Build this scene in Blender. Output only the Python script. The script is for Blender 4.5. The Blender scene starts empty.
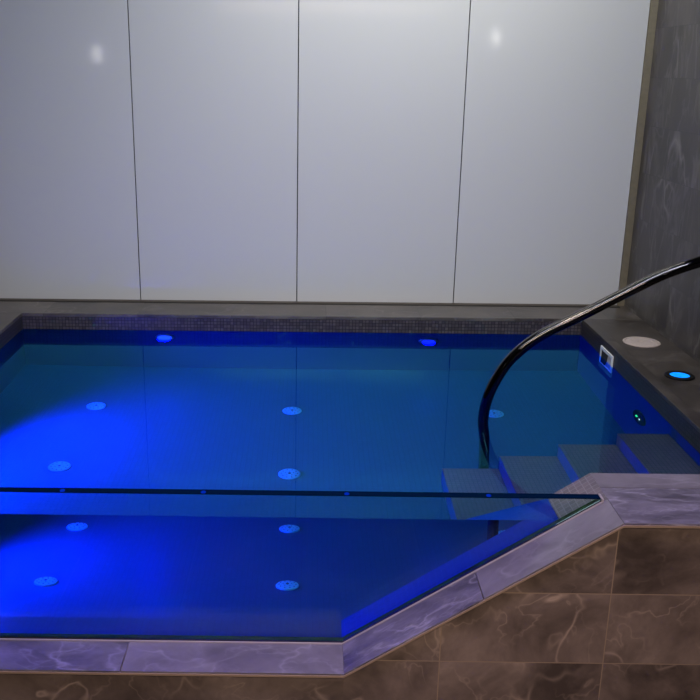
import bpy, bmesh, math, random
from math import sin, cos, pi, radians, sqrt
from mathutils import Vector, Matrix
random.seed(4)
sc = bpy.context.scene
C = sc.collection

# ------------------------------------------------------------------ helpers
def tag(o, label=None, cat=None, group=None, kind=None):
    if label: o['label'] = label
    if cat: o['category'] = cat
    if group: o['group'] = group
    if kind: o['kind'] = kind
    return o

def box_uv(bm):
    """UVs in metres on an orthonormal frame of each face (world sized tiles)."""
    uv = bm.loops.layers.uv.verify()
    for f in bm.faces:
        n = f.normal
        if abs(n.z) > .7:
            a = Vector((0, 1, 0)).cross(n).normalized() if abs(n.y) < .9 else Vector((1, 0, 0))
            b = n.cross(a)
        else:
            b = Vector((0, 0, 1))
            a = b.cross(n).normalized()
            if abs(n.y) > .5 and n.y < 0: a = Vector((1, 0, 0))
            if abs(n.y) > .5 and n.y > 0: a = Vector((1, 0, 0))
            if abs(n.x) > .5: a = Vector((0, 1, 0))
        for l in f.loops:
            c = l.vert.co
            l[uv].uv = (c.dot(a), c.dot(b))

def obj(name, bm, mat, parent=None, loc=None, smooth=False, bevel=0):
    bmesh.ops.recalc_face_normals(bm, faces=bm.faces)
    bm.normal_update()
    if bevel:
        es = [e for e in bm.edges if len(e.link_faces) == 2 and e.calc_face_angle(0) > .4]
        bmesh.ops.bevel(bm, geom=es, offset=bevel, segments=2, profile=.5, affect='EDGES')
        bm.normal_update()
    box_uv(bm)
    me = bpy.data.meshes.new(name)
    bm.to_mesh(me); bm.free()
    if smooth:
        for p in me.polygons: p.use_smooth = True
        try: me.set_sharp_from_angle(angle=radians(35))
        except Exception: pass
    me.materials.append(mat)
    o = bpy.data.objects.new(name, me)
    C.objects.link(o)
    if parent: o.parent = parent
    if loc: o.location = loc
    return o

def thing(name, label, cat, loc=(0, 0, 0), group=None, rot=None):
    o = bpy.data.objects.new(name, None)
    o.empty_display_size = .05
    C.objects.link(o); o.location = loc
    if rot: o.rotation_euler = rot
    return tag(o, label, cat, group)

def bx(bm, x0, x1, y0, y1, z0, z1):
    v = [bm.verts.new((x, y, z)) for x in (x0, x1) for y in (y0, y1) for z in (z0, z1)]
    for q in ((0, 1, 3, 2), (4, 6, 7, 5), (0, 4, 5, 1), (2, 3, 7, 6), (0, 2, 6, 4), (1, 5, 7, 3)):
        bm.faces.new([v[i] for i in q])
    return bm

def B(*a):
    return bx(bmesh.new(), *a)

def prism(pts, y0, y1, bm=None):
    """closed polygon in XZ extruded along Y"""
    bm = bm or bmesh.new()
    a = [bm.verts.new((x, y0, z)) for x, z in pts]
    b = [bm.verts.new((x, y1, z)) for x, z in pts]
    bm.faces.new(a); bm.faces.new(b[::-1])
    n = len(pts)
    for i in range(n):
        j = (i + 1) % n
        bm.faces.new((a[i], b[i], b[j], a[j]))
    return bm

def lathe(prof, n=48, bm=None, axis='Z', off=(0, 0, 0)):
    """profile (r, h); r=0 closes"""
    bm = bm or bmesh.new()
    def P(r, h, t):
        if axis == 'Z': p = (r*cos(t), r*sin(t), h)
        elif axis == 'Y': p = (r*cos(t), h, r*sin(t))
        else: p = (h, r*cos(t), r*sin(t))
        return (p[0]+off[0], p[1]+off[1], p[2]+off[2])
    rings = []
    for r, h in prof:
        if r < 1e-6: rings.append([bm.verts.new(P(0, h, 0))])
        else: rings.append([bm.verts.new(P(r, h, 2*pi*k/n)) for k in range(n)])
    for a, b in zip(rings, rings[1:]):
        for k in range(n):
            k2 = (k+1) % n
            if len(a) == 1 and len(b) == 1: continue
            if len(a) == 1: bm.faces.new((a[0], b[k], b[k2]))
            elif len(b) == 1: bm.faces.new((a[k], b[0], a[k2]))
            else: bm.faces.new((a[k], b[k], b[k2], a[k2]))
    return bm

def tube(pts, r, n=24, bm=None):
    bm = bm or bmesh.new()
    pts = [Vector(p) for p in pts]
    rings = []
    for i, p in enumerate(pts):
        t = (pts[min(i+1, len(pts)-1)] - pts[max(i-1, 0)]).normalized()
        a = Vector((0, 1, 0)); b = t.cross(a).normalized(); a = b.cross(t)
        rings.append([bm.verts.new(p + a*r*cos(2*pi*k/n) + b*r*sin(2*pi*k/n)) for k in range(n)])
    for a, b in zip(rings, rings[1:]):
        for k in range(n):
            bm.faces.new((a[k], a[(k+1) % n], b[(k+1) % n], b[k]))
    bm.faces.new(rings[0][::-1]); bm.faces.new(rings[-1])
    return bm

# ------------------------------------------------------------------ materials
class NT:
    def __init__(s, name):
        s.m = bpy.data.materials.new(name); s.m.use_nodes = True
        s.t = s.m.node_tree; s.t.nodes.clear()
        s.out = s.n('ShaderNodeOutputMaterial')
    def n(s, typ, **kw):
        nd = s.t.nodes.new(typ)
        for k, v in kw.items():
            if k.startswith('i_'):
                nd.inputs[k[2:].replace('_', ' ')].default_value = v
            else: setattr(nd, k, v)
        return nd
    def l(s, a, b): s.t.links.new(a, b)
    def math(s, op, a, b=None, clamp=False):
        nd = s.n('ShaderNodeMath', operation=op, use_clamp=clamp)
        for i, v in enumerate((a, b)):
            if v is None: continue
            if isinstance(v, (int, float)): nd.inputs[i].default_value = v
            else: s.l(v, nd.inputs[i])
        return nd.outputs[0]
    def mix(s, f, a, b, blend='MIX'):
        nd = s.n('ShaderNodeMix', data_type='RGBA', blend_type=blend)
        for key, v in ((0, f), (6, a), (7, b)):
            if isinstance(v, (int, float)): nd.inputs[key].default_value = v
            elif isinstance(v, tuple): nd.inputs[key].default_value = (*v, 1)
            else: s.l(v, nd.inputs[key])
        return nd.outputs[2]
    def ramp(s, f, stops):
        nd = s.n('ShaderNodeValToRGB')
        e = nd.color_ramp.elements
        while len(e) < len(stops): e.new(.5)
        for el, (p, c) in zip(e, stops):
            el.position = p
            el.color = (*c, 1) if isinstance(c, tuple) else (c, c, c, 1)
        s.l(f, nd.inputs[0]); return nd.outputs[0]

def simple(name, col, rough=.5, metal=0, spec=.5, noise=.06, nscale=8, coat=0):
    w = NT(name)
    b = w.n('ShaderNodeBsdfPrincipled')
    tc = w.n('ShaderNodeTexCoord')
    nz = w.n('ShaderNodeTexNoise'); nz.inputs['Scale'].default_value = nscale; nz.inputs['Detail'].default_value = 4
    w.l(tc.outputs['Object'], nz.inputs['Vector'])
    c = w.mix(nz.outputs[0], tuple(max(0, x*(1-noise)) for x in col), tuple(x*(1+noise) for x in col))
    w.l(c, b.inputs['Base Color'])
    b.inputs['Roughness'].default_value = rough; b.inputs['Metallic'].default_value = metal
    b.inputs['Specular IOR Level'].default_value = spec; b.inputs['Coat Weight'].default_value = coat
    w.l(b.outputs[0], w.out.inputs[0]); return w.m

def mosaic(name, c1, c2, mortar, cell=.025, rough=.25, tilt=.0, msize=.0016):
    w = NT(name)
    uv = w.n('ShaderNodeUVMap')
    br = w.n('ShaderNodeTexBrick', offset=0.0, squash=1.0)
    w.l(uv.outputs[0], br.inputs['Vector'])
    br.inputs['Scale'].default_value = 1
    br.inputs['Brick Width'].default_value = cell; br.inputs['Row Height'].default_value = cell
    br.inputs['Mortar Size'].default_value = msize; br.inputs['Mortar Smooth'].default_value = .1
    br.inputs['Color1'].default_value = (*c1, 1); br.inputs['Color2'].default_value = (*c2, 1)
    br.inputs['Mortar'].default_value = (*mortar, 1)
    b = w.n('ShaderNodeBsdfPrincipled')
    w.l(br.outputs[0], b.inputs['Base Color'])
    b.inputs['Roughness'].default_value = rough
    if tilt:
        # each little tile leans its own way: a white noise per cell bends the normal
        sc_ = w.n('ShaderNodeVectorMath', operation='SCALE'); sc_.inputs['Scale'].default_value = 1/cell
        fl = w.n('ShaderNodeVectorMath', operation='FLOOR')
        wn = w.n('ShaderNodeTexWhiteNoise', noise_dimensions='3D')
        sb = w.n('ShaderNodeVectorMath', operation='SUBTRACT'); sb.inputs[1].default_value = (.5, .5, .5)
        s2 = w.n('ShaderNodeVectorMath', operation='SCALE'); s2.inputs['Scale'].default_value = tilt
        ge = w.n('ShaderNodeNewGeometry'); ad = w.n('ShaderNodeVectorMath', operation='ADD')
        no = w.n('ShaderNodeVectorMath', operation='NORMALIZE')
        w.l(uv.outputs[0], sc_.inputs[0]); w.l(sc_.outputs[0], fl.inputs[0]); w.l(fl.outputs[0], wn.inputs['Vector'])
        w.l(wn.outputs['Color'], sb.inputs[0]); w.l(sb.outputs[0], s2.inputs[0])
        w.l(s2.outputs[0], ad.inputs[0]); w.l(ge.outputs['Normal'], ad.inputs[1]); w.l(ad.outputs[0], no.inputs[0])
        w.l(no.outputs[0], b.inputs['Normal'])
    w.l(b.outputs[0], w.out.inputs[0]); return w.m

def stone(name, dark, mid, light, vein, tw=.57, th=.275, ox=0, oy=0, grout=(.3, .25, .2), offset=0.0, rough=.35,
          msize=.002, nscale=2.2, veinw=.018, veinamt=.6, scratch=0, brush=1.0, tonevar=.3):
    """mottled stone tile: clouds, thin veins, every tile cut from another place of the slab"""
    w = NT(name)
    uv = w.n('ShaderNodeUVMap')
    mp = w.n('ShaderNodeVectorMath', operation='ADD'); mp.inputs[1].default_value = (-ox, -oy, 0)
    w.l(uv.outputs[0], mp.inputs[0])
    br = w.n('ShaderNodeTexBrick', offset=offset, squash=1.0)
    w.l(mp.outputs[0], br.inputs['Vector'])
    br.inputs['Scale'].default_value = 1
    br.inputs['Brick Width'].default_value = tw; br.inputs['Row Height'].default_value = th
    br.inputs['Mortar Size'].default_value = msize; br.inputs['Mortar Smooth'].default_value = .1
    br.inputs['Color1'].default_value = (0, 0, 0, 1); br.inputs['Color2'].default_value = (1, 1, 1, 1)
    br.inputs['Mortar'].default_value = (.5, .5, .5, 1)
    rnd = w.math('MULTIPLY', br.outputs[0], 37.0)
    mpp = w.n('ShaderNodeMapping'); mpp.inputs['Rotation'].default_value = (0, 0, .55)
    mpp.inputs['Scale'].default_value = (1, brush, 1)
    w.l(uv.outputs[0], mpp.inputs[0])
    def noise(scale, det, dist, ro=.55, extra=0.0):
        nd = w.n('ShaderNodeTexNoise', noise_dimensions='4D')
        nd.inputs['Scale'].default_value = scale; nd.inputs['Detail'].default_value = det
        nd.inputs['Distortion'].default_value = dist; nd.inputs['Roughness'].default_value = ro
        w.l(mpp.outputs[0], nd.inputs['Vector']); w.l(w.math('ADD', rnd, extra), nd.inputs['W'])
        return nd.outputs[0]
    cl = noise(nscale, 7, .6, .6)
    col = w.ramp(cl, [(.36, dark), (.5, mid), (.66, light)])
    fine = noise(38, 4, 0, .7, 5)
    col = w.mix(w.math('MULTIPLY', w.math('SUBTRACT', fine, .35), .5, True), col, dark)
    for sc_, ex, ww, am in ((nscale*.8, 11, veinw, veinamt), (nscale*2.1, 23, veinw*1.3, veinamt*.45)):
        v = noise(sc_, 3.5, .5, .5, ex)
        d = w.math('ABSOLUTE', w.math('SUBTRACT', v, .5))
        line = w.math('SUBTRACT', 1.0, w.math('DIVIDE', d, ww), True)
        line = w.math('POWER', line, 1.6)
        br2 = noise(3.5, 2, 0, .5, ex+3)
        brk = w.math('MULTIPLY', w.math('SUBTRACT', br2, .42), 4.5, True)
        col = w.mix(w.math('MULTIPLY', w.math('MULTIPLY', line, brk), am), col, vein)
    if scratch:
        v = noise(2.6, 5, 2.0, .55, 40)
        d = w.math('ABSOLUTE', w.math('SUBTRACT', v, .52))
        line = w.math('SUBTRACT', 1.0, w.math('DIVIDE', d, .03), True)
        col = w.mix(w.math('MULTIPLY', line, scratch), col, vein)
    tone = w.n('ShaderNodeVectorMath', operation='SCALE')
    w.l(col, tone.inputs[0]); w.l(w.math('ADD', w.math('MULTIPLY', br.outputs[0], tonevar), 1-tonevar/2), tone.inputs['Scale'])
    col = w.mix(br.outputs['Fac'], tone.outputs[0], grout)
    b = w.n('ShaderNodeBsdfPrincipled')
    w.l(col, b.inputs['Base Color'])
    rr = w.ramp(cl, [(.3, rough*.85), (.7, min(1, rough*1.25))])
    w.l(rr, b.inputs['Roughness'])
    bp = w.n('ShaderNodeBump'); bp.inputs['Strength'].default_value = .25; bp.inputs['Distance'].default_value = .002
    w.l(w.math('SUBTRACT', w.math('MULTIPLY', fine, .35), br.outputs['Fac']), bp.inputs['Height'])
    w.l(bp.outputs[0], b.inputs['Normal'])
    w.l(b.outputs[0], w.out.inputs[0]); return w.m

def clear(name, ior, refr, gloss, bump=0):
    w = NT(name)
    fr = w.n('ShaderNodeFresnel'); fr.inputs['IOR'].default_value = ior
    rf = w.n('ShaderNodeBsdfRefraction'); rf.inputs['Color'].default_value = (*refr, 1)
    rf.inputs['Roughness'].default_value = 0; rf.inputs['IOR'].default_value = ior
    gl = w.n('ShaderNodeBsdfGlossy'); gl.inputs['Color'].default_value = (*gloss, 1); gl.inputs['Roughness'].default_value = 0
    mx = w.n('ShaderNodeMixShader')
    if bump:
        tc = w.n('ShaderNodeTexCoord'); nz = w.n('ShaderNodeTexNoise')
        nz.inputs['Scale'].default_value = 3; nz.inputs['Detail'].default_value = 1
        w.l(tc.outputs['Object'], nz.inputs['Vector'])
        bp = w.n('ShaderNodeBump'); bp.inputs['Strength'].default_value = bump; bp.inputs['Distance'].default_value = .002
        w.l(nz.outputs[0], bp.inputs['Height'])
        for nd in (fr, rf, gl): w.l(bp.outputs[0], nd.inputs['Normal'])
    w.l(fr.outputs[0], mx.inputs[0]); w.l(rf.outputs[0], mx.inputs[1]); w.l(gl.outputs[0], mx.inputs[2])
    w.l(mx.outputs[0], w.out.inputs[0]); return w.m

def emit(name, col, strength, edge=None):
    w = NT(name)
    e = w.n('ShaderNodeEmission'); e.inputs['Strength'].default_value = strength
    if edge:
        lw = w.n('ShaderNodeTexCoord'); nz = w.n('ShaderNodeTexNoise'); nz.inputs['Scale'].default_value = 60
        w.l(lw.outputs['Object'], nz.inputs['Vector'])
        w.l(w.mix(nz.outputs[0], col, edge), e.inputs['Color'])
    else: e.inputs['Color'].default_value = (*col, 1)
    w.l(e.outputs[0], w.out.inputs[0]); return w.m

M = {}
M['panel'] = simple('white_lacquer', (.62, .62, .62), .07, 0, .5, .01, 2)
M['brown'] = stone('brown_marble_tile', (.08, .062, .052), (.18, .140, .118), (.31, .245, .205), (.6, .47, .38),
                   ox=.467, oy=.005, grout=(.33, .25, .18), rough=.38, veinw=.016, veinamt=.7, nscale=2.8)
M['brown_low'] = stone('brown_marble_long_tile', (.08, .062, .052), (.16, .125, .105), (.25, .2, .168), (.55, .44, .36),
                   tw=50, th=.6, ox=25, oy=-.005, grout=(.33, .25, .18), rough=.38, veinw=.016, veinamt=.6, nscale=2.8, tonevar=0)
M['marble'] = stone('grey_marble_coping', (.09, .085, .10), (.17, .16, .18), (.25, .24, .27), (.46, .44, .5),
                    tw=50, th=50, tonevar=0, ox=25, oy=25, grout=(.2, .2, .2), rough=.32, nscale=3.2, veinw=.03, veinamt=.6, brush=1.8)
M['marble_b'] = stone('grey_marble_coping_cut', (.08, .075, .09), (.15, .14, .165), (.24, .225, .26), (.44, .42, .47),
                      tw=50, th=50, tonevar=0, ox=23, oy=26, grout=(.2, .2, .2), rough=.32, nscale=4.5, veinw=.035, veinamt=.7, brush=2.6)
M['marble_c'] = stone('pale_marble_coping', (.13, .12, .13), (.19, .175, .19), (.26, .245, .26), (.42, .4, .42),
                      tw=50, th=50, tonevar=0, ox=21, oy=27, grout=(.2, .2, .2), rough=.32, nscale=3.0, veinw=.025, veinamt=.5, brush=1.6)
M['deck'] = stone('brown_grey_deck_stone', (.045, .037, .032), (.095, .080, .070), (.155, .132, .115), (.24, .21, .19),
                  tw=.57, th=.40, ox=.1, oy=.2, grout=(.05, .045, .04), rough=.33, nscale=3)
M['deck_shaded'] = stone('shaded_deck_stone', (.024, .019, .017), (.052, .043, .038), (.09, .076, .067), (.15, .135, .13),
                  tw=.40, th=.57, ox=.1, oy=.2, grout=(.03, .026, .024), rough=.4, nscale=3)  # darker copy of the deck stone, the dimmer light put into its colour
M['slate'] = stone('dark_slate_tile', (.042, .037, .034), (.070, .062, .057), (.108, .097, .09), (.27, .25, .24),
                   tw=.57, th=.275, ox=.18, oy=.02, grout=(.05, .05, .05), offset=.5, rough=.42, nscale=3.2, veinw=.022, veinamt=.55,
                   msize=.0012, scratch=.16, brush=.33, tonevar=.25)
M['mosaic'] = mosaic('dark_glass_mosaic', (.10, .082, .080), (.055, .046, .048), (.022, .02, .024), cell=.02, tilt=.09, rough=.09)
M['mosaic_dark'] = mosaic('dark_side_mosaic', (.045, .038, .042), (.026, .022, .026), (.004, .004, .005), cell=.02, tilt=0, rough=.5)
M['mosaic_in'] = mosaic('pool_mosaic', (.002, .07, .185), (.002, .06, .165), (.001, .05, .135), tilt=0, rough=.35)
M['mosaic_wall'] = mosaic('pool_wall_mosaic', (.012, .006, .10), (.010, .005, .088), (.006, .003, .065), tilt=0, rough=.35)
M['mosaic_step'] = mosaic('step_mosaic', (.34, .14, .15), (.29, .12, .13), (.2, .09, .095), cell=.02, tilt=0, rough=.35)
M['mosaic_ramp'] = mosaic('ledge_mosaic', (.155, .125, .13), (.10, .085, .09), (.20, .175, .185), tilt=.03, rough=.3, msize=.0018)
M['mosaic_ledge_lit'] = mosaic('ledge_mosaic_blue_lit', (.015, .07, .24), (.012, .055, .20), (.02, .08, .26), tilt=0, rough=.4)  # ledge mosaic below water, blue glow of the pool light put into its colour
M['plaster'] = simple('grey_plaster', (.16, .16, .17), .8)
M['ceil'] = simple('ceiling_paint', (.22, .22, .23), .8)
M['floor'] = stone('floor_tile', (.05, .042, .036), (.1, .08, .065), (.15, .12, .1), (.3, .25, .2), tw=.6, th=.6, rough=.4)
M['water'] = clear('pool_water', 1.33, (.55, .92, 1.0), (.10, .76, 1.0), .008)
M['glass'] = clear('green_tinted_glass', 1.5, (.84, .955, .90), (.75, .9, 1.0))
M['chrome'] = simple('polished_dark_steel', (.085, .08, .08), .04, 1, .5, .02)
M['steel'] = simple('brushed_steel', (.55, .54, .52), .28, 1)
M['brass'] = simple('bronze_edge_strip', (.30, .26, .18), .45, .5, .5, .2, 30)
M['brown_strip'] = simple('brown_floor_strip', (.09, .07, .05), .5, .3, .5, .2, 30)
M['dark_gap'] = simple('dark_joint', (.02, .018, .016), .7)
M['tan'] = simple('tan_tile_trim', (.36, .27, .19), .5)
M['sealant'] = simple('white_sealant', (.42, .38, .36), .6)
M['slot_shadow'] = simple('black_slot_shadow', (.008, .010, .010), .5)
M['edge'] = simple('dark_polished_glass_edge', (.001, .010, .03), 1, 0, 0)
M['green_edge'] = simple('green_glass_edge', (.03, .16, .05), .3)
M['jet'] = simple('pale_blue_white_plastic', (.16, .62, .80), .4)
M['white_plastic'] = simple('white_plastic', (.8, .8, .8), .35, 0, .5, .03)
M['beige_plastic'] = simple('beige_plastic', (.56, .47, .43), .45, 0, .5, .05, 20)
M['black_plastic'] = simple('black_plastic', (.004, .004, .005), .55, 0, .2)
M['hole'] = simple('dark_hole', (.02, .03, .05), .6)
M['blue_lens'] = emit('blue_lens_glow', (.0, .13, 1.0), 1.6, (.01, .35, 1.0))
M['wall_lens'] = emit('underwater_lens_glow', (.03, .10, 1.0), 1.0)
M['wall_lens_dim'] = emit('underwater_lens_dim', (.02, .05, 1.0), .5)
M['spot_lens'] = emit('spot_lens_glow', (.0, .06, 1.0), 6)
M['glint_dot'] = emit('blue_glint_glow', (.0, .05, 1.0), .45)
M['green_led'] = emit('green_led', (.05, 1.0, .4), 1.2)
M['white_led'] = emit('white_led', (.8, .9, 1.0), 1.2)
M['warm_lens'] = emit('warm_lens', (1.0, .9, .78), 14)
M['sconce'] = emit('sconce_glow', (1.0, .97, .93), 16)

# ------------------------------------------------------------------ measures (metres; z = 0 is the pool rim)
YB = 5.748          # face of the white panels
YP = 5.398          # pool back edge
YF = 2.773          # outer face of the front wall
YG = 2.952          # glass
YI = 3.170          # inner face of the front wall
XL, XR, XW = -1.743, 1.643, 2.004
X0, X1, SL = .1336, 1.050, -.600     # ramp of the front wall
ZW, ZF = -.100, -.810                # water level, pool floor
FL = -1.05                           # room floor
CE = 2.75

def S(name, bm, m, bevel=0):
    return tag(obj(name, bm, m, bevel=bevel), kind='structure')

# room shell
S('floor', B(-3.3, 3.5, -1.2, 6.0, FL-.1, FL), M['floor'])
S('ceiling', B(-3.3, 3.5, -1.2, 6.0, CE, CE+.1), M['ceil'])
S('wall_back', B(-3.3, 3.5, YB+.04, 6.0, FL, CE), M['plaster'])
S('wall_left', B(-3.3, -3.1, -1.2, YB+.04, FL, CE), M['slate'])
S('wall_front', B(-3.3, 3.5, -1.2, -1.0, FL, CE), M['plaster'])
S('wall_side', B(3.3, 3.5, -1.0, YB+.04, FL, CE), M['plaster'])
S('wall_right', B(XW, XW+.2, 2.95, YB+.04, FL, CE), M['slate'])

# pool shell
S('pool_floor', B(XL-.15, XR+.15, YF+.05, YP+.15, ZF-.14, ZF), M['mosaic_in'])
def liner(name, x0, x1, y0, y1):
    S(name, B(x0, x1, y0, y1, ZF-.14, ZW-.004), M['mosaic_wall'])
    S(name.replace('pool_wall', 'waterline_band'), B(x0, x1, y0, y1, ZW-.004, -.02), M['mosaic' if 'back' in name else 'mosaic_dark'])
liner('pool_wall_back', XL-.15, XR+.15, YP, YP+.15)
liner('pool_wall_left', XL-.15, XL, YI, YP)
liner('pool_wall_right', XR, XR+.15, YI, YP)
S('deck_back', B(-3.1, XW, YP, YB+.04, -.02, 0), M['deck'], .002)
S('deck_left', B(-3.1, XL, YI, YP, -.02, 0), M['deck'], .002)
S('deck_right', B(XR, XW, YI, YP, -.02, 0), M['deck_shaded'], .002)

# front wall: brown tiled outside, mosaic inside, with its window notch and ramp
t = .008
S('tiled_front_wall', prism([(X0, FL), (X0, SL-t), (X1, -t), (XW+.2, -t), (XW+.2, FL)],
                            YF+.004, YG), M['brown'])
S('tiled_front_wall_low', prism([(-3.1, FL), (-3.1, -t), (XL, -t), (XL, SL-t), (X0, SL-t), (X0, FL)], YF+.004, YG), M['brown_low'])
XWL = X0+(X1-X0)*(SL-ZW)/SL      # where the ramp leaves the water
S('inner_ledge', prism([(X0, ZF-.1), (X0, SL), (XWL, ZW-.002), (XR+.1, ZW-.002), (XR+.1, ZF-.1)], YG, YI), M['mosaic_ledge_lit'])
S('inner_ledge_low', B(XL-.1, X0, YG, YI, ZF-.1, SL), M['mosaic_in'])
S('inner_ledge_top', prism([(XWL, ZW-.002), (X1, 0), (X1+.001, -t), (XR+.1, -t), (XR+.1, ZW-.002)], YG, YI), M['mosaic_ramp'])
S('coping_low', prism([(-.652, SL-t), (-.652, SL), (X0, SL), (X0, SL-t)], YF, YG), M['marble_c'])
S('coping_low_veined', prism([(XL, SL-t), (XL, SL), (-.655, SL), (-.655, SL-t)], YF, YG), M['marble'])
def on_ramp(x): return SL + (x-X0)/(X1-X0)*(-SL)
xa, xb = .603, .606
S('coping_ramp', prism([(X0+.0015, SL-t), (X0+.0015, SL+.001), (xa, on_ramp(xa)), (xa, on_ramp(xa)-t)], YF, YG), M['marble_b'])
S('coping_ramp_pale', prism([(xb, on_ramp(xb)-t), (xb, on_ramp(xb)), (X1-.001, -.0007), (X1-.001, -t)], YF, YG), M['marble_c'])
S('coping_top', B(X1+.001, XW+.2, YF, 3.045, -t, 0), M['marble_b'], .0015)
S('coping_top_inner', B(X1+.001, XW, 3.047, YI, -t, 0), M['marble_c'])
S('coping_left_block', B(-3.1, XL, YF, YI, -t, 0), M['marble'])
S('wall_left_block', B(-3.1, XL, YG, YI, FL, -t), M['brown'])
# thin tan trim along the lip of the coping
tr = prism([(-3.1 if False else XL, SL-t-.007), (XL, SL-t+.001), (X0, SL-t+.001), (X1, -t+.001), (XW+.2, -t+.001), (XW+.2, -t-.007), (X1, -t-.007), (X0, SL-t-.007)], YF-.003, YF+.006)
S('trim_1', tr, M['tan'])
# panel surround
S('trim_2', B(1.962, XW, YB-.012, YB+.04, 0, CE), M['brass'])
S('trim_3', B(-3.1, 1.962, YB-.045, YB-.001, 0, .004), M['brown_strip'])
S('trim_4', B(-3.1, 1.962, YB-.062, YB-.0455, 0, .003), M['dark_gap'])

# ------------------------------------------------------------------ white wall panels
seams = [-3.1, -2.083, -1.083, -.083, .917, 1.962]
plabel = ['white glossy wall panel leftmost behind the pool, beside the dark side wall',
          'white glossy wall panel left of the first dark seam, above the back left corner of the pool',
          'white glossy wall panel between the first and second dark seams, second from the left',
          'white glossy wall panel between the second and third dark seams, third from the left',
          'white glossy wall panel farthest right, beside the dark slate wall']
for i in range(5):
    a, b = seams[i]+.003, seams[i+1]-.003
    if i == 4: b = 1.960
    p = obj('wall_panel', B(a, b, YB, YB+.018, .003, CE-.01), M['panel'], bevel=.0012)
    tag(p, plabel[i], 'panel', 'white wall panels behind the pool')
S('panel_backing', B(-3.1, 1.962, YB+.022, YB+.04, .002, CE), M['dark_gap'])

# ------------------------------------------------------------------ water
w = obj('pool_water', B(XL-.004, XR+.004, YG+.0405, YP+.004, ZF-.004, ZW), M['water'])
tag(w, 'clear still blue-lit water filling the mosaic pool behind the glass', 'water', kind='stuff')

# ------------------------------------------------------------------ glass pane
g = thing('glass_panel', 'long green-tinted glass pane standing in the notch of the front pool wall', 'glass panel', (-.4, YG+.02, SL))
def gl(name, bm, m, par=g, bevel=0):
    bmesh.ops.translate(bm, vec=(.4, -(YG+.02), -SL), verts=bm.verts)
    return obj(name, bm, m, par, bevel=bevel)
y0, y1 = YG+.004, YG+.039
sl = -SL/(X1-X0)
e = .002
gl('pane', prism([(XL+.002, SL+e), (X0-.001, SL+e), (1.028, on_ramp(1.028)+e), (1.028, -.003), (XL+.002, -.003)], y0, y1), M['glass'])
def strip(zlo, zhi, ya, yb, m, nm):
    gl(nm, prism([(XL+.002, SL+zlo), (X0, SL+zlo), (1.034, on_ramp(1.034)+zlo), (1.034, on_ramp(1.034)+zhi), (X0-.0, SL+zhi), (XL+.002, SL+zhi)], ya, yb), m)
strip(.0005, .004, YG-.006, YG+.0005, M['sealant'], 'sealant')
strip(.0005, .008, YG+.001, YG+.0035, M['slot_shadow'], 'slot_shadow')  # black strip added for the shadow gap at the foot of the glass
strip(.0025, .009, y1+.0005, y1+.0014, M['green_edge'], 'edge_seal')
gl('top_edge', B(XL+.002, 1.027, y0, y1, -.0025, -.0005), M['edge'])
gl('end_cap', B(1.029, 1.036, YG-.004, y1+.002, -.016, .001), M['sealant'])
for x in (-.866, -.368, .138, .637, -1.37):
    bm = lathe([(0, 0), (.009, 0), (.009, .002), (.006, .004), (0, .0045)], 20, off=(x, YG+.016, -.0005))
    gl('glint_dot', bm, M['glint_dot'])  # glowing dots added in place of blue reflections on the glass edge

# ------------------------------------------------------------------ steps
steps = thing('pool_steps', 'four mosaic steps under water rising to the right side of the pool', 'steps', (XR-.5, 3.55, ZF))
prev = XR+.01
for i, (x, z) in enumerate(((1.41, -.235), (1.145, -.375), (.882, -.515), (.620, -.657))):
    bm = B(x, prev, YI-.003, 3.94, ZF-.003, z)
    bmesh.ops.translate(bm, vec=(-(XR-.5), -3.55, -ZF), verts=bm.verts)
    obj('step', bm, M['mosaic_step'], steps, bevel=.003)
    prev = x
# ------------------------------------------------------------------ fittings
def copy_tree(o, parent=None):
    c = o.copy(); C.objects.link(c); c.parent = parent
    for ch in [k for k in bpy.data.objects if k.parent == o]:
        copy_tree(ch, c)
    return c

def make_jet():
    r = thing('floor_jet', '', 'floor jet', (0, 0, 0), 'round jets set in the pool floor')
    obj('cover_plate', lathe([(.053, 0), (.053, .003), (.050, .007), (.03, .010), (0, .0115)], 40), M['jet'], r, smooth=True)
    bm = bmesh.new()
    for k in range(10):
        a = 2*pi*k/10
        lathe([(0, .0098), (.0034, .0098), (.0034, .0086)], 10, bm, off=(.038*cos(a), .038*sin(a), 0))
    for k in range(5):
        a = 2*pi*k/5+.3
        lathe([(0, .0112), (.0028, .0112), (.0028, .0096)], 10, bm, off=(.02*cos(a), .02*sin(a), 0))
    obj('hole_pattern', bm, M['hole'], r)
    obj('screw', lathe([(.007, .011), (.007, .013), (0, .014)], 16), M['hole'], r)
    return r
jets = [(-.087, 4.01, 'round pale floor jet in the middle of the pool, nearer the glass'),
        (-.09, 4.75, 'round pale floor jet in the middle of the pool, nearer the back wall'),
        (-1.17, 4.77, 'round pale floor jet lit bright blue on the left, nearer the back wall'),
        (-1.185, 4.04, 'round pale floor jet lit bright blue on the left, nearer the glass'),
        (1.012, 4.73, 'round pale floor jet just behind the curve of the handrail')]
proto = make_jet()
for i, (x, y, lb) in enumerate(jets):
    o = proto if i == 0 else copy_tree(proto)
    o.location = (x, y, ZF); o.rotation_euler = (0, 0, i*.7); o['label'] = lb

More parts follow.
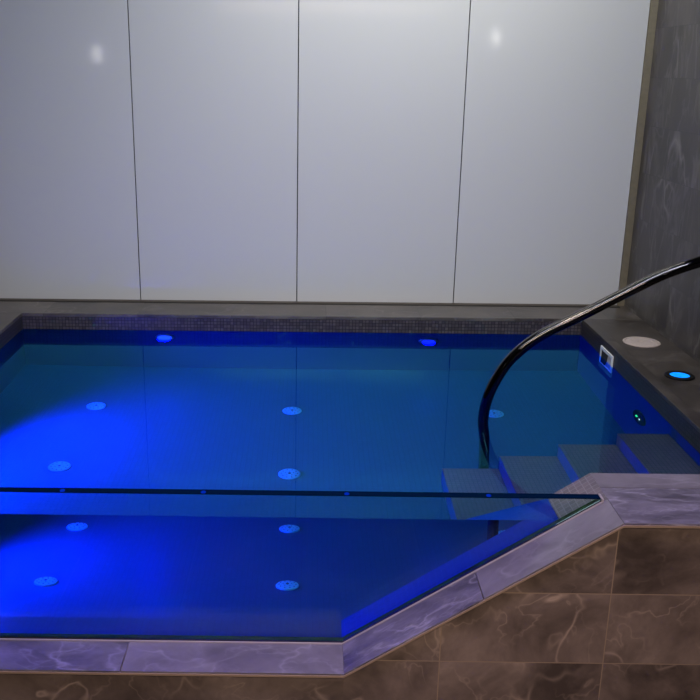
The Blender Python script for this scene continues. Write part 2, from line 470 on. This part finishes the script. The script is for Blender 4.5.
def wall_light(x, z, lens, lb):
    r = thing('underwater_light', lb, 'pool light', (x, YP, z), 'round lights in the back pool wall')
    obj('bezel', lathe([(.058, 0), (.058, -.006), (.050, -.012), (.046, -.012), (.046, -.004)], 36, axis='Y'), M['steel'], r, smooth=True)
    obj('lens', lathe([(.0465, -.003), (.044, -.008), (.02, -.011), (0, -.012)], 36, axis='Y'), lens, r, smooth=True)
    return r
wall_light(-.879, -.236, M['wall_lens'], 'small round blue light in the back pool wall, left of centre and brighter')
wall_light(.7215, -.259, M['wall_lens_dim'], 'small round dim blue light in the back pool wall, right of centre')

r = thing('pool_spotlight', 'round bright blue underwater spotlight in the left pool wall', 'pool light', (XL, 4.30, -.42))
obj('bezel', lathe([(.10, 0), (.10, .008), (.09, .014), (.085, .014), (.085, .004)], 40, axis='X'), M['steel'], r, smooth=True)
obj('lens', lathe([(.086, .003), (.08, .010), (.04, .015), (0, .016)], 40, axis='X'), M['spot_lens'], r, smooth=True)

# skimmer in the right wall
r = thing('skimmer', 'white square skimmer mouth at the waterline of the right pool wall', 'skimmer', (XR, 4.875, -.125))
def frame_bm(h, v, wd, x0, x1):
    bm = bmesh.new()
    bx(bm, x0, x1, -h, h, v-wd, v); bx(bm, x0, x1, -h, h, -v, -v+wd)
    bx(bm, x0, x1, -h, -h+wd, -v+wd, v-wd); bx(bm, x0, x1, h-wd, h, -v+wd, v-wd)
    return bm
obj('frame', frame_bm(.105, .085, .018, -.010, -.0005), M['white_plastic'], r, bevel=.002)
obj('throat', B(-.004, -.001, -.086, .086, -.066, .066), M['beige_plastic'], r)
bm = bmesh.new()
v = [bm.verts.new(p) for p in ((-.0045, -.02, .066), (-.0045, .085, .066), (-.007, .085, -.064), (-.007, .01, -.064))]
bm.faces.new(v)
v2 = [bm.verts.new((a.co.x-.002, a.co.y, a.co.z)) for a in v]; bm.faces.new(v2[::-1])
for k in range(4): bm.faces.new((v[k], v2[k], v2[(k+1) % 4], v[(k+1) % 4]))
obj('flap', bm, M['dark_gap'], r)

# skimmer lid and blue light on the right deck
r = thing('access_hatch', 'round beige lid set in the shaded stone deck beside the slate wall', 'lid', (1.833, 4.91, 0))
obj('rim', lathe([(.099, 0), (.099, .004), (.096, .006), (.088, .006), (.087, .003), (.087, 0)], 56), M['beige_plastic'], r, smooth=True)
obj('cover', lathe([(.085, 0), (.085, .005), (.083, .006), (.060, .0062), (.059, .0045), (.057, .0045), (.056, .0062), (.012, .0064), (.011, .003), (0, .003)], 56), M['beige_plastic'], r, smooth=True)
r = thing('deck_light', 'small round glowing blue light with a black ring on the right deck', 'light', (1.820, 4.322, 0))
obj('bezel', lathe([(.070, 0), (.070, .006), (.066, .009), (.048, .009), (.046, .003)], 48), M['black_plastic'], r, smooth=True)
obj('lens', lathe([(.0465, .002), (.046, .006), (.03, .0085), (0, .009)], 48), M['blue_lens'], r, smooth=True)
# air button
r = thing('pool_button', 'round black control button with a green dot on the right pool wall', 'button', (XR, 4.295, -.402))
obj('bezel', lathe([(.078, 0), (.078, -.008), (.070, -.014), (.034, -.014), (.03, -.010), (0, -.010)], 40, axis='X'), M['black_plastic'], r, smooth=True)
obj('green_indicator', lathe([(.010, -.010), (.010, -.015), (0, -.016)], 16, axis='X', off=(0, .022, 0)), M['green_led'], r)
obj('white_indicator', lathe([(.008, -.010), (.008, -.015), (0, -.016)], 16, axis='X', off=(0, -.024, 0)), M['white_led'], r)

# ------------------------------------------------------------------ handrail
YR = 3.98
ctrl = [(.822, -.80), (.818, -.5), (.812, -.3), (.803, -.14), (.812, -.02), (.850, .09), (.918, .198),
        (1.03, .297), (1.2, .391), (1.367, .486), (1.531, .576), (1.66, .628), (1.74, .648), (1.81, .640),
        (1.865, .60), (1.89, .53), (1.892, .40), (1.892, .2), (1.892, .003)]
RAILPTS = ctrl
def catmull(p, n=10):
    out = []
    for i in range(len(p)-1):
        a, b, c, d = (Vector(p[max(0, min(len(p)-1, k))]) for k in (i-1, i, i+1, i+2))
        for k in range(n):
            s = k/n
            out.append(.5*((2*b)+(-a+c)*s+(2*a-5*b+4*c-d)*s*s+(-a+3*b-3*c+d)*s**3))
    out.append(Vector(p[-1])); return out
rail = thing('handrail', 'curved polished steel handrail sweeping down over the pool steps into the water', 'handrail', (.822, YR, ZF))
path = [(q.x-.822, 0, q.y-ZF) for q in catmull(ctrl)]
obj('tube', tube(path, .0245), M['chrome'], rail, smooth=True)
obj('base_flange', lathe([(.036, 0), (.036, .006), (.034, .01), (.025, .012), (.025, 0)], 32), M['steel'], rail, smooth=True)
obj('base_flange', lathe([(.045, 0), (.045, .006), (.04, .01), (.024, .012), (.024, 0)], 32, off=(1.892-.822, 0, -ZF)), M['steel'], rail, smooth=True)

# ------------------------------------------------------------------ lamps (out of the picture, some added as fill)
def area(name, loc, aim, sx, sy, energy, col, spread=180):
    l = bpy.data.lights.new(name, 'AREA'); l.shape = 'RECTANGLE'; l.size = sx; l.size_y = sy
    l.energy = energy; l.color = col; l.spread = radians(spread)
    o = bpy.data.objects.new(name, l); C.objects.link(o); o.location = loc
    o.rotation_euler = (Vector(aim)-Vector(loc)).to_track_quat('-Z', 'Y').to_euler(); return o
def spot(name, loc, aim, energy, col, ang, blend=.4, rad=.04):
    l = bpy.data.lights.new(name, 'SPOT'); l.energy = energy; l.color = col
    l.spot_size = radians(ang); l.spot_blend = blend; l.shadow_soft_size = rad
    o = bpy.data.objects.new(name, l); C.objects.link(o); o.location = loc
    o.rotation_euler = (Vector(aim)-Vector(loc)).to_track_quat('-Z', 'Y').to_euler(); return o

BLUE = (0, .022, 1)
area('wash_lamp', (.55, 4.75, CE-.03), (.55, YB, 1.3), 2.0, .2, 31, (1, 1, .90))
area('room_fill', (0, 2.2, CE-.03), (0, YB, .3), 3.5, .1, 33, (.80, .86, 1), 100)  # added cool fill for the white panels
area('front_fill', (.2, .3, 2.1), (.2, 2.9, -.75), 2.6, .09, 20, (1, .75, .62), 90)  # added warm fill from behind the viewer onto the front wall
area('violet_fill', (.2, 2.5, CE-.03), (.2, 2.9, -.6), 3.0, .3, 8, (.45, .36, 1), 50)  # added fill that gives the coping its violet cast
spot('rail_highlight_spot', (.3, 2.9, CE-.06), (1.1, YR, .3), 9, (1, .80, .62), 50, .6, .05)  # added spot that draws a thin highlight along the handrail
spot('pool_blue_lamp', (XL+.05, 4.28, -.42), (0, 3.98, -.50), 430, BLUE, 156, .8, .07)
spot('pool_blue_back_lamp', (-.879, YP-.04, -.236), (-.8, 4.2, -.75), 4, (0, .0008, 1), 165, .5, .04)
spot('pool_blue_right_lamp', (.7215, YP-.04, -.259), (.8, 4.2, -.75), 1.2, (0, .0008, 1), 150, .5, .04)
for i, (x, y) in enumerate(((-1.6, 1.2), (1.6, 1.2), (-1.6, 3.6), (1.2, 3.9))):
    r = thing('downlight', ['round ceiling downlight above the viewer on the left', 'round ceiling downlight above the viewer on the right',
              'round ceiling downlight above the left of the pool', 'round ceiling downlight above the pool steps'][i], 'light', (x, y, CE), 'ceiling downlights')
    obj('trim_ring', lathe([(.06, 0), (.06, -.005), (.045, -.008), (.043, 0)], 32), M['steel'], r, smooth=True)
    obj('lens', lathe([(.0435, -.002), (.02, -.005), (0, -.005)], 32), M['warm_lens'], r)
for x, z, lb in ((-2.75, 1.57, 'small glowing wall lamp behind the viewer on the left'), (2.32, 1.82, 'small glowing wall lamp behind the viewer on the right')):
    r = thing('wall_lamp', lb, 'lamp', (x, -1.0, z), 'wall lamps behind the viewer')
    obj('bracket', lathe([(.03, 0), (.03, .01), (.01, .02), (.01, .10), (0, .10)], 20, axis='Y'), M['steel'], r)
    obj('shade', lathe([(0, -.09), (.02, -.08), (.035, 0), (.02, .08), (0, .09)], 24, off=(0, .14, 0)), M['sconce'], r, smooth=True)

wd = bpy.data.worlds.new('dark_room'); sc.world = wd; wd.use_nodes = True
wd.node_tree.nodes['Background'].inputs[0].default_value = (.01, .01, .02, 1)

# ------------------------------------------------------------------ camera
f, th, yaw, roll, cx, H = 924.4, .2967, -.0077, .0086, 302.4, 1.436
def ray(u, v):      # unnormalised view direction of an offset from the principal point (right, down)
    c, s = cos(roll), sin(roll)
    a, b = u*c+v*s, -u*s+v*c
    xr, yd, zu = a/f, 1, -b/f
    c, s = cos(th), sin(th); Y = yd*c+zu*s; Z = -yd*s+zu*c
    c, s = cos(yaw), sin(yaw); return Vector((xr*c+Y*s, -xr*s+Y*c, Z))
F = ray(0, 0); Rv = (ray(f, 0)-F).normalized(); Uv = (ray(0, -f)-F).normalized(); F.normalize()
cd = bpy.data.cameras.new('camera'); cam = bpy.data.objects.new('camera', cd); C.objects.link(cam)
m = Matrix((Rv, Uv, -F)).transposed().to_4x4(); m.translation = (0, 0, H)
cam.matrix_world = m
cd.sensor_width = 36; cd.lens = f*36/700; cd.shift_x = (350-cx)/700; cd.clip_start = .05
sc.camera = cam
sc.view_settings.view_transform = 'Standard'
sc.view_settings.look = 'None'
sc.cycles.use_denoising = True
sc.cycles.max_bounces = 14; sc.cycles.transmission_bounces = 12; sc.cycles.glossy_bounces = 6
sc.cycles.sample_clamp_indirect = 3
